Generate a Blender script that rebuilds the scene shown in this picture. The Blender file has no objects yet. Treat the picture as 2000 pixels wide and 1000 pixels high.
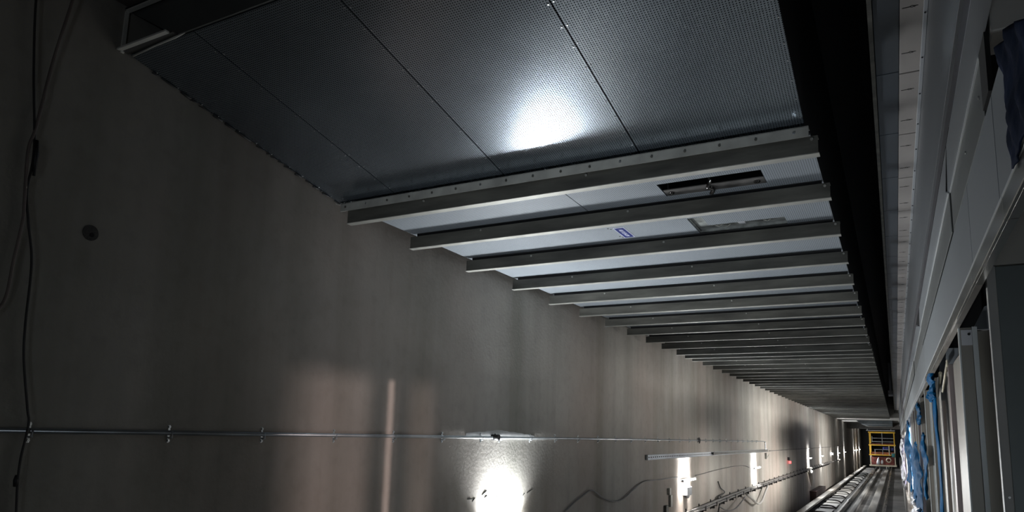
import bpy, bmesh, math, random
from mathutils import Vector, Matrix
random.seed(7)
S = bpy.context.scene
C = S.collection
PI = math.pi
ZC = 2.69                      # camera height over the rail heads; all z below are relative to the camera, +ZC on linking

# ------------------------------------------------------------------ camera
def cam_axes(yaw, pitch, roll):
    cy, sy, cp, sp = math.cos(yaw), math.sin(yaw), math.cos(pitch), math.sin(pitch)
    f = Vector((sy*cp, cy*cp, sp)); r = Vector((cy, -sy, 0)); u = r.cross(f)
    return (math.cos(roll)*r + math.sin(roll)*u, -math.sin(roll)*r + math.cos(roll)*u, f)
r_, u_, f_ = cam_axes(-0.498432, 0.157918, 0.027969)
cd = bpy.data.cameras.new('camera'); cam = bpy.data.objects.new('camera', cd); C.objects.link(cam)
cd.sensor_width = 36; cd.lens = 36*1374.3/2000; cd.shift_y = (625.1-500)/2000
cd.clip_start = .05; cd.clip_end = 300
m = Matrix.Identity(4)
for i in range(3): m[i][0], m[i][1], m[i][2] = r_[i], u_[i], -f_[i]
m[2][3] = ZC
cam.matrix_world = m
S.camera = cam

# ------------------------------------------------------------------ world, exposure, lights
S.view_settings.view_transform = 'Standard'; S.view_settings.look = 'None'
S.view_settings.gamma = 1; S.view_settings.use_curve_mapping = False
S.view_settings.exposure = 1.15
w = bpy.data.worlds.new('world'); S.world = w; w.use_nodes = True
w.node_tree.nodes['Background'].inputs[0].default_value = (.6, .7, .8, 1)
w.node_tree.nodes['Background'].inputs[1].default_value = 0.004

def area(name, loc, direction, sx, sy, power, col=(1, .98, .95), spread=180, parent=None, xdir=(0, 1, 0)):
    l = bpy.data.lights.new(name, 'AREA'); l.shape = 'RECTANGLE'; l.size = sx; l.size_y = sy
    l.energy = power; l.color = col; l.spread = math.radians(spread)
    o = bpy.data.objects.new(name, l); C.objects.link(o)
    z = -Vector(direction).normalized(); x = Vector(xdir); x = (x - x.dot(z)*z).normalized(); y = z.cross(x)
    mm = Matrix.Identity(4)
    for i in range(3): mm[i][0], mm[i][1], mm[i][2] = x[i], y[i], z[i]
    mm.translation = Vector(loc)
    if parent:
        o.parent = parent; mm.translation = Vector(loc) - Vector((parent['ox'], parent['oy'], parent['oz']))
        o.matrix_local = mm
    else:
        mm.translation = Vector(loc) + Vector((0, 0, ZC)); o.matrix_world = mm
    return o
UP_W, DOWN_W, ROOM_W = 9.0, 9.0, 60.0       # one batten lamp: up, down along the wall, and into the tunnel
# cool fill light added behind the camera, an unseen helper
area('rear_fill', (-.15, -2.4, -.6), (.05, 1, .32), 1.0, .5, 4.2, (.80, .90, 1))
# unseen spot added low between the rails to brighten the ceiling beams and deck
pf = bpy.data.lights.new('floor_fill', 'SPOT'); pf.energy = 180; pf.color = (.88, .94, 1); pf.spot_size = math.radians(66); pf.spot_blend = 1; pf.shadow_soft_size = .15
pfo = bpy.data.objects.new('floor_fill', pf); C.objects.link(pfo); pfo.location = (-1.3, 1.0, -2.3+ZC)
pfo.rotation_euler = (Vector((-1.9, 5.6, 1.6)) - Vector((-1.3, 1.0, -2.3))).to_track_quat('-Z', 'Y').to_euler()
# unseen strips added on the platform side to brighten the wall across the track
for yc, ww in ((12.8, 28), (18.0, 190), (26, 250), (35, 185), (45, 140)):
    area('platform_fill', (1.95, yc, -.2), (-1, 0, -.02), 5.0, .5, ww, (1, .97, .92), spread=130)
# unseen pinkish spot added to throw the light patches on the left wall
pl = bpy.data.lights.new('patch_spot', 'SPOT'); pl.energy = 330; pl.color = (1, .84, .80); pl.spot_size = math.radians(70); pl.spot_blend = .3; pl.shadow_soft_size = .06
po = bpy.data.objects.new('patch_spot', pl); C.objects.link(po); po.location = (3.0, .2, -.4+ZC)
po.rotation_euler = (Vector((-3.72, 4.5, -.3)) - Vector((3.0, .2, -.4))).to_track_quat('-Z', 'Y').to_euler()

pl2 = bpy.data.lights.new('streak_spot', 'SPOT'); pl2.energy = 900; pl2.color = (1, .80, .76); pl2.spot_size = math.radians(15); pl2.spot_blend = .5; pl2.shadow_soft_size = .015  # second added spot, narrow, only to brighten the streak between the patches
po2 = bpy.data.objects.new('streak_spot', pl2); C.objects.link(po2); po2.location = (3.0, .2, -.4+ZC); po2.scale = (.13, 1, 1)
po2.rotation_euler = (Vector((-3.72, 4.73, -.15)) - Vector((3.0, .2, -.4))).to_track_quat('-Z', 'Y').to_euler()

# ------------------------------------------------------------------ materials
def mat(name, col, rough=.6, metal=0.0, var=.15, scale=3, stretch=(1, 1, 1), bump=0.0, col2=None, rvar=0.0, spec=.5, bscale=None, detail=6):
    M = bpy.data.materials.new(name); M.use_nodes = True; n = M.node_tree.nodes; L = M.node_tree.links
    b = n['Principled BSDF']; b.inputs['Metallic'].default_value = metal; b.inputs['Roughness'].default_value = rough
    b.inputs['Specular IOR Level'].default_value = spec
    tc = n.new('ShaderNodeTexCoord'); mp = n.new('ShaderNodeMapping'); mp.inputs['Scale'].default_value = stretch
    L.new(tc.outputs['Object'], mp.inputs[0])
    oi = n.new('ShaderNodeObjectInfo'); ad = n.new('ShaderNodeVectorMath'); ad.operation = 'ADD'
    sc_ = n.new('ShaderNodeMath'); sc_.operation = 'MULTIPLY'; sc_.inputs[1].default_value = 37.0
    L.new(oi.outputs['Random'], sc_.inputs[0]); L.new(mp.outputs[0], ad.inputs[0]); L.new(sc_.outputs[0], ad.inputs[1])
    nz = n.new('ShaderNodeTexNoise'); nz.inputs['Scale'].default_value = scale; nz.inputs['Detail'].default_value = detail
    L.new(ad.outputs[0], nz.inputs['Vector'])
    rp = n.new('ShaderNodeValToRGB'); c2 = col2 or tuple(c*(1-var*2) for c in col); c1 = tuple(min(1, c*(1+var)) for c in col) if not col2 else col
    rp.color_ramp.elements[0].position = .3; rp.color_ramp.elements[1].position = .7
    rp.color_ramp.elements[0].color = (*c2, 1); rp.color_ramp.elements[1].color = (*c1, 1)
    L.new(nz.outputs[0], rp.inputs[0]); L.new(rp.outputs[0], b.inputs['Base Color'])
    if rvar:
        mr = n.new('ShaderNodeMapRange'); mr.inputs[3].default_value = max(.03, rough-rvar); mr.inputs[4].default_value = rough+rvar
        L.new(nz.outputs[0], mr.inputs[0]); L.new(mr.outputs[0], b.inputs['Roughness'])
    if bump:
        nb = n.new('ShaderNodeTexNoise'); nb.inputs['Scale'].default_value = bscale or scale*8; nb.inputs['Detail'].default_value = 4
        L.new(ad.outputs[0], nb.inputs['Vector'])
        bp = n.new('ShaderNodeBump'); bp.inputs['Strength'].default_value = bump; bp.inputs['Distance'].default_value = .01
        L.new(nb.outputs[0], bp.inputs['Height']); L.new(bp.outputs[0], b.inputs['Normal'])
    M['bsdf'] = b.name
    return M

def perforated(name, col, rough, pitch, rad, metal=.85, wob=.02):
    """sheet metal with round holes on a square grid (object x/y)"""
    M = mat(name, col, rough, metal, var=.06, scale=1.2, rvar=.04, bump=wob, bscale=2.5)
    n = M.node_tree.nodes; L = M.node_tree.links; b = n[M['bsdf']]
    tc = n.new('ShaderNodeTexCoord'); sp = n.new('ShaderNodeSeparateXYZ'); L.new(tc.outputs['Object'], sp.inputs[0])
    def mth(op, a, bb=None):
        q = n.new('ShaderNodeMath'); q.operation = op
        for i, v in enumerate((a, bb)):
            if v is None: continue
            if isinstance(v, (int, float)): q.inputs[i].default_value = v
            else: L.new(v, q.inputs[i])
        return q.outputs[0]
    def cell(o): return mth('SUBTRACT', mth('FRACT', mth('ADD', mth('MULTIPLY', o, 1/pitch), 500.0)), .5)
    cx, cy = cell(sp.outputs[0]), cell(sp.outputs[1])
    d = mth('SQRT', mth('ADD', mth('MULTIPLY', cx, cx), mth('MULTIPLY', cy, cy)))
    hole = mth('LESS_THAN', d, rad)
    src = b.inputs['Base Color'].links[0].from_socket
    mx = n.new('ShaderNodeMixShader'); dk = n.new('ShaderNodeBsdfDiffuse'); dk.inputs[0].default_value = (.006, .007, .008, 1)
    out = n['Material Output']; L.new(hole, mx.inputs[0]); L.new(b.outputs[0], mx.inputs[1]); L.new(dk.outputs[0], mx.inputs[2])
    L.new(mx.outputs[0], out.inputs[0])
    return M

def concrete(name, col, stains=True):
    M = mat(name, col, .78, 0, var=.07, scale=1.1, bump=.25, bscale=30, spec=.3)
    n = M.node_tree.nodes; L = M.node_tree.links; b = n[M['bsdf']]
    src = b.inputs['Base Color'].links[0].from_socket
    tc = n.new('ShaderNodeTexCoord')
    def layer(src, stretch, scale, lo, hi, c, fac):
        mp = n.new('ShaderNodeMapping'); mp.inputs['Scale'].default_value = stretch; L.new(tc.outputs['Object'], mp.inputs[0])
        nz = n.new('ShaderNodeTexNoise'); nz.inputs['Scale'].default_value = scale; nz.inputs['Detail'].default_value = 5; L.new(mp.outputs[0], nz.inputs[0])
        mr = n.new('ShaderNodeMapRange'); mr.inputs[1].default_value = lo; mr.inputs[2].default_value = hi; mr.inputs[4].default_value = fac; L.new(nz.outputs[0], mr.inputs[0])
        mx = n.new('ShaderNodeMixRGB'); mx.blend_type = 'MULTIPLY'; mx.inputs[2].default_value = (*c, 1)
        L.new(mr.outputs[0], mx.inputs[0]); L.new(src, mx.inputs[1]); return mx.outputs[0]
    s = layer(src, (1, 1.6, .12), 1.3, .42, .72, (.58, .60, .57), .75)      # tall run-down stains
    s = layer(s, (1, .35, .25), 1.0, .45, .7, (.88, .74, .70), .7)          # rusty pink bloom
    s = layer(s, (1, 1, 1), 9, .5, .75, (.8, .8, .8), .5)
    L.new(s, b.inputs['Base Color'])
    return M

def emis(name, col, s):
    M = bpy.data.materials.new(name); M.use_nodes = True; b = M.node_tree.nodes['Principled BSDF']
    b.inputs['Base Color'].default_value = (*col, 1); b.inputs['Emission Color'].default_value = (*col, 1); b.inputs['Emission Strength'].default_value = s
    return M

CONC = concrete('board_cast_concrete', (.35, .33, .30))
CONC2 = concrete('slab_concrete', (.20, .195, .185))
FLOORC = mat('trackbed_concrete', (.13, .125, .12), .55, 0, var=.3, scale=.7, bump=.3, bscale=20)
PALE = mat('pale_plinth_concrete', (.34, .33, .31), .4, 0, var=.25, scale=.5, stretch=(3, .3, 1), rvar=.1)
PERF = perforated('perforated_galvanised_sheet', (.33, .38, .43), .24, .014, .23, .88, .02)
DECK = perforated('perforated_deck_sheet', (.27, .30, .33), .5, .014, .20, .15, .12)
GALV = mat('galvanised_steel', (.082, .081, .070), .6, .15, var=.26, scale=5, stretch=(.4, 2, 2), bump=.1)
GALVB = mat('bright_galvanised_edge', (.36, .36, .33), .5, .6, var=.12, scale=6)
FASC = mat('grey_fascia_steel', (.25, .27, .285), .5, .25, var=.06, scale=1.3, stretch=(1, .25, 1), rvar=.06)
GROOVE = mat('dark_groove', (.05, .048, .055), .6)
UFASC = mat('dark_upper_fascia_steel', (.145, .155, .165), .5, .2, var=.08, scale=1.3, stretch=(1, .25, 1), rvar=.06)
FASC2 = mat('light_grey_fascia_lip', (.33, .35, .37), .42, .3, var=.07, scale=3, stretch=(1, .3, 1))
FASCD = mat('dark_grey_fascia_strip', (.15, .158, .155), .5, .3, var=.1, scale=3, stretch=(1, .3, 1))
POL = mat('polished_stainless', (.60, .585, .55), .22, .9, var=.08, scale=2, stretch=(1, .5, 1), rvar=.08)
BRUSH = mat('brushed_stainless_post', (.38, .355, .315), .4, .4, var=.18, scale=4, stretch=(1, 1, .12), rvar=.08)
PINKST = mat('dusty_pinkish_steel', (.36, .30, .29), .35, .7, var=.15, scale=5, stretch=(1, 1, .4), rvar=.08)
LITE = mat('pale_aluminium_edge', (.66, .69, .69), .45, .15, var=.05, scale=4)
TILE = mat('blue_grey_soffit_panel', (.030, .038, .048), .5, .1, var=.08, scale=2)
WSTRIP = mat('off_white_soffit_strip', (.30, .28, .265), .45, .15, var=.12, scale=2.5, stretch=(1, .6, 1))
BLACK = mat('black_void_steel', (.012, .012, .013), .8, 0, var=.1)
BLACKR = mat('black_rubber', (.015, .015, .016), .5, 0, var=.1)
DPANEL = mat('dark_panel_glass', (.26, .30, .30), .36, .15, var=.1, scale=2, rvar=.05)
BROWNP = mat('brownish_steel_panel', (.34, .31, .27), .4, .2, var=.15, scale=3, stretch=(1, 1, .2), rvar=.06)
BLUEF = mat('blue_protective_film', (.001, .05, .14), .6, 0, var=.35, scale=14, bump=.4, bscale=22, col2=(.003, .10, .24), spec=.04)
NAVY = mat('navy_plastic_sheet', (.001, .010, .042), .8, 0, var=.3, scale=9, bump=.4, bscale=14, spec=.08)
CLEARF = mat('clear_wrinkled_film', (.42, .44, .50), .25, .1, var=.4, scale=16, bump=1, bscale=26)
RAIL = mat('running_rail_steel', (.42, .40, .37), .28, .9, var=.2, scale=1.5, stretch=(1, .3, 1), rvar=.1)
CABLE = mat('black_cable_jacket', (.03, .028, .027), .5, 0, var=.2)
CABLEG = mat('grey_cable_jacket', (.16, .15, .145), .5, 0, var=.2)
WHITEC = mat('white_cable_jacket', (.5, .48, .45), .4, 0, var=.1)
COND = mat('zinc_conduit', (.50, .53, .55), .3, .8, var=.1, scale=6, rvar=.05)
YEL = mat('yellow_painted_steel', (.85, .50, .04), .45, 0, var=.12, scale=4)
CREAM = mat('cream_painted_steel', (.72, .66, .50), .5, 0, var=.1)
GREYT = mat('grey_tube_rail', (.45, .46, .45), .4, .4, var=.1)
MAROON = mat('maroon_boards', (.20, .045, .035), .6, 0, var=.3, scale=5)
ORANGE = mat('orange_boards', (.42, .12, .04), .6, 0, var=.3, scale=5)
TEAL = mat('teal_bag', (.03, .18, .19), .6, 0, var=.3)
INDIGO = mat('dark_blue_cloth', (.03, .04, .20), .8, 0, var=.3)
WHITEP = mat('white_plastic', (.62, .63, .66), .5, 0, var=.05)
SIGNB = mat('sign_blue', (.010, .022, .15), .4, 0, var=.05)
SIGNW = mat('sign_white', (.60, .62, .75), .5, 0, var=.03)
TUBE = emis('lit_lamp_tube', (1, .98, .94), 22)
REDL = emis('red_signal_lens', (1, .03, .03), 5)
FARL = emis('far_lamp_lens', (1, .98, .95), 40)
MORT = mat('dark_mortar_patch', (.075, .073, .068), .8, 0, var=.2, scale=12, bump=.5)
PALELIGHT = mat('painted_lamp_light', (.50, .51, .51), .7, 0, var=.12, scale=6)  # pale tone for lamp light painted on the wall above the conduit
BLACKSLOT = mat('black_slot', (.004, .004, .004), .9, 0, var=0)
SLAB = mat('white_trough_cover', (.55, .53, .50), .5, 0, var=.2, scale=2)
DARKBOX = mat('dark_red_brown_recess', (.05, .022, .02), .7, 0, var=.2)

# ------------------------------------------------------------------ mesh helpers
class MB:
    def __init__(s): s.b = bmesh.new()
    def box(s, x0, x1, y0, y1, z0, z1, mi=0, bev=0):
        vs = [s.b.verts.new((x, y, z)) for x in (x0, x1) for y in (y0, y1) for z in (z0, z1)]
        fs = [(0, 1, 3, 2), (4, 6, 7, 5), (0, 4, 5, 1), (2, 3, 7, 6), (0, 2, 6, 4), (1, 5, 7, 3)]
        F = [s.b.faces.new([vs[i] for i in f]) for f in fs]
        for f in F: f.material_index = mi
        if bev:
            es = list({e for f in F for e in f.edges}); bmesh.ops.bevel(s.b, geom=es, offset=bev, segments=2, affect='EDGES', profile=.5)
        return s
    def prism(s, prof, y0, y1, mi=0):                       # closed x,z profile run along y
        a = [s.b.verts.new((x, y0, z)) for x, z in prof]; c = [s.b.verts.new((x, y1, z)) for x, z in prof]; n = len(prof)
        F = [s.b.faces.new(a[::-1]), s.b.faces.new(c)] + [s.b.faces.new((a[i], a[(i+1) % n], c[(i+1) % n], c[i])) for i in range(n)]
        for f in F: f.material_index = mi
        return s
    def prismx(s, prof, x0, x1, mi=0):                      # closed y,z profile run along x
        a = [s.b.verts.new((x0, y, z)) for y, z in prof]; c = [s.b.verts.new((x1, y, z)) for y, z in prof]; n = len(prof)
        F = [s.b.faces.new(a), s.b.faces.new(c[::-1])] + [s.b.faces.new((a[i], c[i], c[(i+1) % n], a[(i+1) % n])) for i in range(n)]
        for f in F: f.material_index = mi
        return s
    def tube(s, pts, r, n=8, mi=0, closed=False):
        P = [Vector(p) for p in pts]; rings = []
        for i, p in enumerate(P):
            t = (P[min(i+1, len(P)-1)] - P[max(i-1, 0)]).normalized()
            a = Vector((0, 0, 1)) if abs(t.z) < .9 else Vector((1, 0, 0))
            u = t.cross(a).normalized(); v = t.cross(u)
            rr = r[i] if isinstance(r, (list, tuple)) else r
            rings.append([s.b.verts.new(p + rr*(math.cos(2*PI*k/n)*u + math.sin(2*PI*k/n)*v)) for k in range(n)])
        for a, c in zip(rings, rings[1:]):
            for k in range(n):
                f = s.b.faces.new((a[k], a[(k+1) % n], c[(k+1) % n], c[k])); f.smooth = True; f.material_index = mi
        s.b.faces.new(rings[0][::-1]).material_index = mi; s.b.faces.new(rings[-1]).material_index = mi
        return s
    def cyl(s, p0, p1, r, n=12, mi=0): return s.tube([p0, p1], r, n, mi)
def spline(pts, n=8):
    P = [Vector(p) for p in pts]; P = [2*P[0]-P[1]] + P + [2*P[-1]-P[-2]]; out = []
    for i in range(1, len(P)-2):
        for k in range(n):
            t = k/n; a, b, c, d = P[i-1:i+3]
            out.append(.5*((2*b) + (c-a)*t + (2*a-5*b+4*c-d)*t*t + (3*b-a-3*c+d)*t**3))
    out.append(P[-2]); return out
def obj(name, mb, mats, parent=None, origin=None):
    """link a builder as ONE mesh object; builder coordinates are camera-relative world metres"""
    b = mb.b if isinstance(mb, MB) else mb
    bmesh.ops.recalc_face_normals(b, faces=b.faces[:])
    me = bpy.data.meshes.new(name)
    if origin is None:
        if parent is not None: origin = (parent['ox'], parent['oy'], parent['oz'])
        else:
            xs = [v.co.x for v in b.verts]; ys = [v.co.y for v in b.verts]; zs = [v.co.z for v in b.verts]
            origin = ((min(xs)+max(xs))/2, (min(ys)+max(ys))/2, min(zs))
    b.transform(Matrix.Translation(-Vector(origin))); b.to_mesh(me); b.free()
    for mm in (mats if isinstance(mats, (list, tuple)) else [mats]): me.materials.append(mm)
    o = bpy.data.objects.new(name, me); C.objects.link(o)
    o['ox'], o['oy'], o['oz'] = origin
    if parent is not None: o.parent = parent
    else: o.location = Vector(origin) + Vector((0, 0, ZC))
    return o
def tag(o, label, cat, group=None, kind=None):
    o['label'] = label; o['category'] = cat; o['kind'] = kind or 'thing'
    if group: o['group'] = group
    if kind: o['kind'] = kind
    return o
def struct(name, mb, mats):
    o = obj(name, mb, mats); o['kind'] = 'structure'; return o
def thing(name, loc, label, cat, group=None):
    o = bpy.data.objects.new(name, None); C.objects.link(o); o.empty_display_size = .1
    o['ox'], o['oy'], o['oz'] = loc; o.location = Vector(loc) + Vector((0, 0, ZC))
    return tag(o, label, cat, group)
def copy_tree(o, parent=None, dy=0, dz=0, dx=0):
    c = o.copy(); C.objects.link(c)
    if parent is not None: c.parent = parent
    else: c.location = o.location + Vector((dx, dy, dz))
    for ch in list(o.children): copy_tree(ch, c)
    return c
ORD = ['first', 'second', 'third', 'fourth', 'fifth', 'sixth', 'seventh', 'eighth', 'ninth', 'tenth', 'eleventh', 'twelfth', 'thirteenth', 'fourteenth', 'fifteenth']

# ------------------------------------------------------------------ the setting
WX = -3.72                      # face of the left wall
struct('wall_left', MB().box(WX-.4, WX, -8, 53, -3.6, 3.6), CONC)
struct('wall_left_far', MB().box(WX-.4, WX+.02, 53.12, 97, -3.6, 3.6), CONC)
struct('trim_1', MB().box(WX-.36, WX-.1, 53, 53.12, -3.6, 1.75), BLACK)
struct('floor', MB().box(WX-.4, .22, -8, 97, -3.4, -2.86), FLOORC)
struct('ceiling', MB().box(WX-.4, 6.2, -8, 53, 3.3, 3.6), BLACK)
struct('ceiling_far', MB().box(WX-.4, .9, 53, 97, 1.62, 3.6), concrete('far_slab_concrete', (.40, .39, .37)))
struct('wall_right', MB().box(6.0, 6.2, -8, 97, -3.6, 3.6), CONC2)
struct('wall_far', MB().box(WX-.4, 6.2, 97, 97.3, -3.6, 3.6), BLACK)
struct('wall_back', MB().box(WX-.4, 6.2, -8.3, -8, -3.6, 3.6), CONC2)
struct('floor_platform', MB().box(.2, 6.2, -8, 97, -3.4, -1.66), CONC2)
# dark steel side of the void above the train, and of the exhaust duct
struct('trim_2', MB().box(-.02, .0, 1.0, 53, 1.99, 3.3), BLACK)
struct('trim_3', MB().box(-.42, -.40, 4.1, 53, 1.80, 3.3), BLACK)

# ------------------------------------------------------------------ track bed
def rail(x, label):
    t = MB(); h = .17
    z = -2.69
    prof = [(-.036, z), (.036, z), (.036, z-.035), (.009, z-.05), (.009, z-.145), (.07, z-.16), (.07, z-h), (-.07, z-h), (-.07, z-.16), (-.009, z-.145), (-.009, z-.05), (-.036, z-.035)]
    t.prism([(x+a, b) for a, b in prof], 4, 96)
    return tag(obj('running_rail', t, RAIL), label, 'rail', 'running rails')
rail(-2.115, 'steel running rail nearer the concrete wall and cable trough')
rail(-.61, 'steel running rail nearer the platform doors')
tag(obj('track_plinth', MB().box(-1.76, -1.60, 4, 96, -2.86, -2.69, bev=.008), PALE), 'narrow pale concrete strip between the rails, closer to the wall-side rail', 'track plinth')
tag(obj('track_plinth', MB().box(-1.16, -.86, 4, 96, -2.86, -2.70, bev=.008), PALE), 'wider pale concrete strip between the rails, closer to the platform-side rail', 'track plinth')
tag(obj('track_slab', MB().box(-2.34, -1.9, 4, 96, -2.9, -2.855, bev=.004), mat('dark_rail_seat', (.05, .05, .05), .5)), 'dark rail seat slab under the wall-side running rail', 'track slab')
t = MB().box(-1.47, -1.22, 26, 29.5, -2.86, -2.74, bev=.01)
tag(obj('track_box', t, mat('rust_brown_box', (.07, .045, .03), .6)), 'dark rusty box lying between the two pale track strips', 'box')
# cable trough beam along the wall
th = thing('trough_beam', (-3.28, 30, -2.86), 'long pale steel beam edging the cable trough beside the wall', 'beam')
obj('top_beam', MB().box(-3.40, -3.14, 6, 92, -2.70, -2.62, bev=.008), mat('pale_beam_steel', (.52, .48, .43), .35, .5, var=.2, scale=1, stretch=(1, .4, 1), rvar=.1), th)
for k in range(22):
    obj('leg', MB().box(-3.36, -3.28, 8+k*3.9, 8.12+k*3.9, -2.86, -2.70), GALV, th)
for k in range(15):
    y = 27.5 + k*3.2
    tag(obj('trough_cover', MB().box(-3.05, -2.42, y, y+2.1, -2.86, -2.80, bev=.01), SLAB),
        'white trough cover slab, %s from the camera, between beam and rail' % ORD[k], 'cover slab', 'white trough covers beside the track')
    y2 = y - .35
    pts = spline([(-3.1, y2+.2, -2.82), (-3.0, y2, -2.72), (-2.8, y2-.1, -2.70), (-2.55, y2, -2.72), (-2.4, y2+.25, -2.82)], 6)
    tag(obj('cable_loop', MB().tube(pts, .03, 6), CABLE), 'black cable looping over the trough in front of white slab, %s from the camera' % ORD[k], 'cable', 'cable loops over the trough')
t = MB().box(WX, WX+.30, 36.6, 41.5, -2.95, -2.35)
tag(obj('wall_niche_box', t, DARKBOX), 'dark red-brown box at the wall foot behind the trough beam', 'box')

# ------------------------------------------------------------------ sloping perforated ceiling near the camera
K = .19; Y0 = 4.047
def pz(y): return 1.70 + K*(Y0-y)
def sheet(x0, x1, ya, yb, th_=.012, eps=0.0):
    b = MB(); b.prismx([(ya, pz(ya)+eps), (yb, pz(yb)+eps), (yb, pz(yb)+eps+th_), (ya, pz(ya)+eps+th_)], x0, x1); return b
seams = [-3.715, -3.17, -2.245, -1.30, -.355]
names_row = ['narrow perforated panel against the left wall', 'perforated panel beside the narrow wall strip', 'perforated panel with the bright lamp reflection', 'perforated panel at the open right edge']
def rivets(x, ya, yb, n, off, parent):
    for k in range(n):
        y = ya + (yb-ya)*(k+.5)/n + random.uniform(-.02, .02)
        obj('rivet', MB().cyl((x+off, y, pz(y)-.004), (x+off, y, pz(y)+.004), .004, 8), mat_riv, parent)
mat_riv = mat('bright_rivet', (.7, .7, .7), .25, .9, var=.1)
g = .0035
panels = []
for i in range(4):
    x0, x1 = seams[i]+g, seams[i+1]-g
    p = sheet(x0, x1, 2.205, 4.0)
    o = tag(obj('perforated_sheet', p, PERF, origin=((x0+x1)/2, 3.1, pz(3.1))), 'sloping ' + names_row[i] + ', front row', 'ceiling panel', 'sloping perforated ceiling panels')
    rivets(x0, 2.3, 3.95, 11, .012, o); rivets(x1, 2.3, 3.95, 11, -.012, o)
ZU = 2.32; zr = pz(2.20)
DSH = mat('plain_dark_sheet', (.13, .135, .13), .5, .2, var=.12, scale=2)
BARM = mat('pale_frame_bar', (.80, .79, .74), .5, .1, var=.1)
for (x0, x1), sl in zip([(-3.715, -2.245), (-2.245, -1.30), (-1.30, -.37)], ['with the triangular notch at the wall', 'just above the top photo edge, middle', 'just above the top photo edge, right end']):
    b = MB()
    prof = [(x0+g, ZU), (x1-g, ZU), (x1-g, zr+.012), (x0+g, zr+.012)] if x0 > -3 else [(x0, ZU), (x1-g, ZU), (x1-g, zr+.004), (-3.30, zr+.004), (-3.70, ZU-.025), (x0, ZU-.02)]
    b.prism(prof, 2.19, 2.20)
    tag(obj('step_sheet', b, DSH), 'upright dark step sheet above the sloping panels, ' + sl, 'ceiling panel', 'upright step sheets')
    tag(obj('overhead_sheet', MB().box(x0+g, x1-g, .2, 2.185, ZU, ZU+.012), mat('brown_overhead_sheet', (.16, .14, .13), .6, .1)), 'flat brown overhead sheet behind the step, ' + ('at the wall' if x0 < -3 else 'middle, above the frame' if x0 < -2 else 'right end, above the frame'), 'ceiling panel', 'flat overhead sheets')
th = thing('opening_frame', (-3.5, 2.1, zr), 'pale angle frame around the dark triangular opening at the wall, top left', 'frame')
obj('side_bar', MB().box(-3.718, -3.706, 2.15, 2.17, zr-.01, ZU-.02), BARM, th)
obj('front_bar', MB().box(-3.718, -3.30, 2.13, 2.155, zr-.004, zr+.006), BARM, th)
obj('back_bar', MB().box(-3.72, -2.3, 2.15, 2.175, ZU-.030, ZU-.022), BARM, th)
obj('filler', MB().box(-3.712, -3.275, 2.157, 2.20, zr-.001, zr+.008), mat('filler_dark', (.12, .12, .115), .5, .4), th)
obj('seam_strip', MB().tube([(-3.69, 2.21, zr-.010), (-3.5, 2.2, zr-.006), (-3.3, 2.19, zr-.008), (-3.22, 2.19, zr-.004)], [.006, .005, .007, .002], 6), BARM, th)
obj('dark_back', MB().box(-3.715, -3.2, 2.60, 2.62, zr-.05, 2.6).box(-3.715, -3.2, 2.15, 2.62, 2.30, 2.31), BLACK, th)
# ragged sealant at the wall edge of the slope
b = MB(); y = 2.35
while y < 3.95:
    L_ = random.uniform(.03, .14)
    b.tube([(WX+.006, y, pz(y)-.004+random.uniform(-.01, .004)), (WX+.008, y+L_*.5, pz(y+L_*.5)-.006), (WX+.006, y+L_, pz(y+L_)-.002)], random.uniform(.003, .008), 6)
    y += L_*random.uniform(.9, 1.5)
tag(obj('edge_sealant', b, mat('dark_sealant', (.05, .05, .05), .5)), 'ragged dark sealant along the joint of wall and sloping panels', 'sealant', kind='stuff')
b = MB()
for k in range(9): b.tube([(WX+.02+random.uniform(0, .05), 3.93+random.uniform(-.05, .06), 1.70+random.uniform(-.02, .02)), (WX+.03+random.uniform(0, .1), 3.95+random.uniform(-.05, .06), 1.70+random.uniform(-.02, .02))], .004, 5)
tag(obj('sealant_scrap', b, GALVB), 'crumpled scrap of foil at the wall end of the bolted angle', 'scrap')
# open side edge of the sloping duct
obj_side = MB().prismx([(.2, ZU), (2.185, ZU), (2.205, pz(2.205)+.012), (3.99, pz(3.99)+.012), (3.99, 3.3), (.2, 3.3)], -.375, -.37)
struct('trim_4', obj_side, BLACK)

# ------------------------------------------------------------------ bolted angle + channel beams
th = thing('bolted_angle', (-2.0, 3.99, 1.64), 'bolted galvanised angle trim where the sloping panels meet the beams', 'angle trim')
obj('angle', MB().box(-3.66, -.335, 3.925, 3.931, 1.630, 1.690).box(-3.66, -.335, 3.925, 3.99, 1.688, 1.692), mat('angle_galv', (.36, .36, .33), .6, .2, var=.15, scale=6), th)
for k in range(17):
    x = -.41 - .2*k
    obj('bolt', MB().cyl((x, 3.926, 1.660), (x, 3.919, 1.660), .0075, 8), mat_riv if k % 5 == 0 else GALV, th)

def beam(label, group):
    t = thing('ceiling_beam', (-1.95, 0, 1.54), label, 'beam', group)
    x0, x1 = -3.60, -.292
    b = MB().prismx([(-.055, 1.54), (0, 1.54), (0, 1.545), (-.049, 1.545), (-.049, 1.632), (0, 1.632), (0, 1.637), (-.055, 1.637)], x0, x1)
    obj('channel', b, GALV, t)
    obj('lower_flange', MB().box(x0-.012, x1+.004, -.056, .004, 1.5345, 1.5395), GALVB, t)
    obj('shade_bar', MB().box(x0+.05, x1-.05, -.03, .0, 1.638, 1.669), BLACK, t)  # black bar standing in for the shadow band above the web
    for x in (x1-.03, x1-1.35, x1-2.6):
        obj('bolt', MB().cyl((x, -.056, 1.617), (x, -.063, 1.617), .009, 6), GALVB, t)
    return t
beamY = [4.0, 4.80, 5.71, 6.66, 7.60, 8.53, 9.47, 10.42, 11.37, 12.28, 13.26, 13.88, 14.45, 15.35, 16.33, 17.27, 18.18, 19.02]
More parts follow.
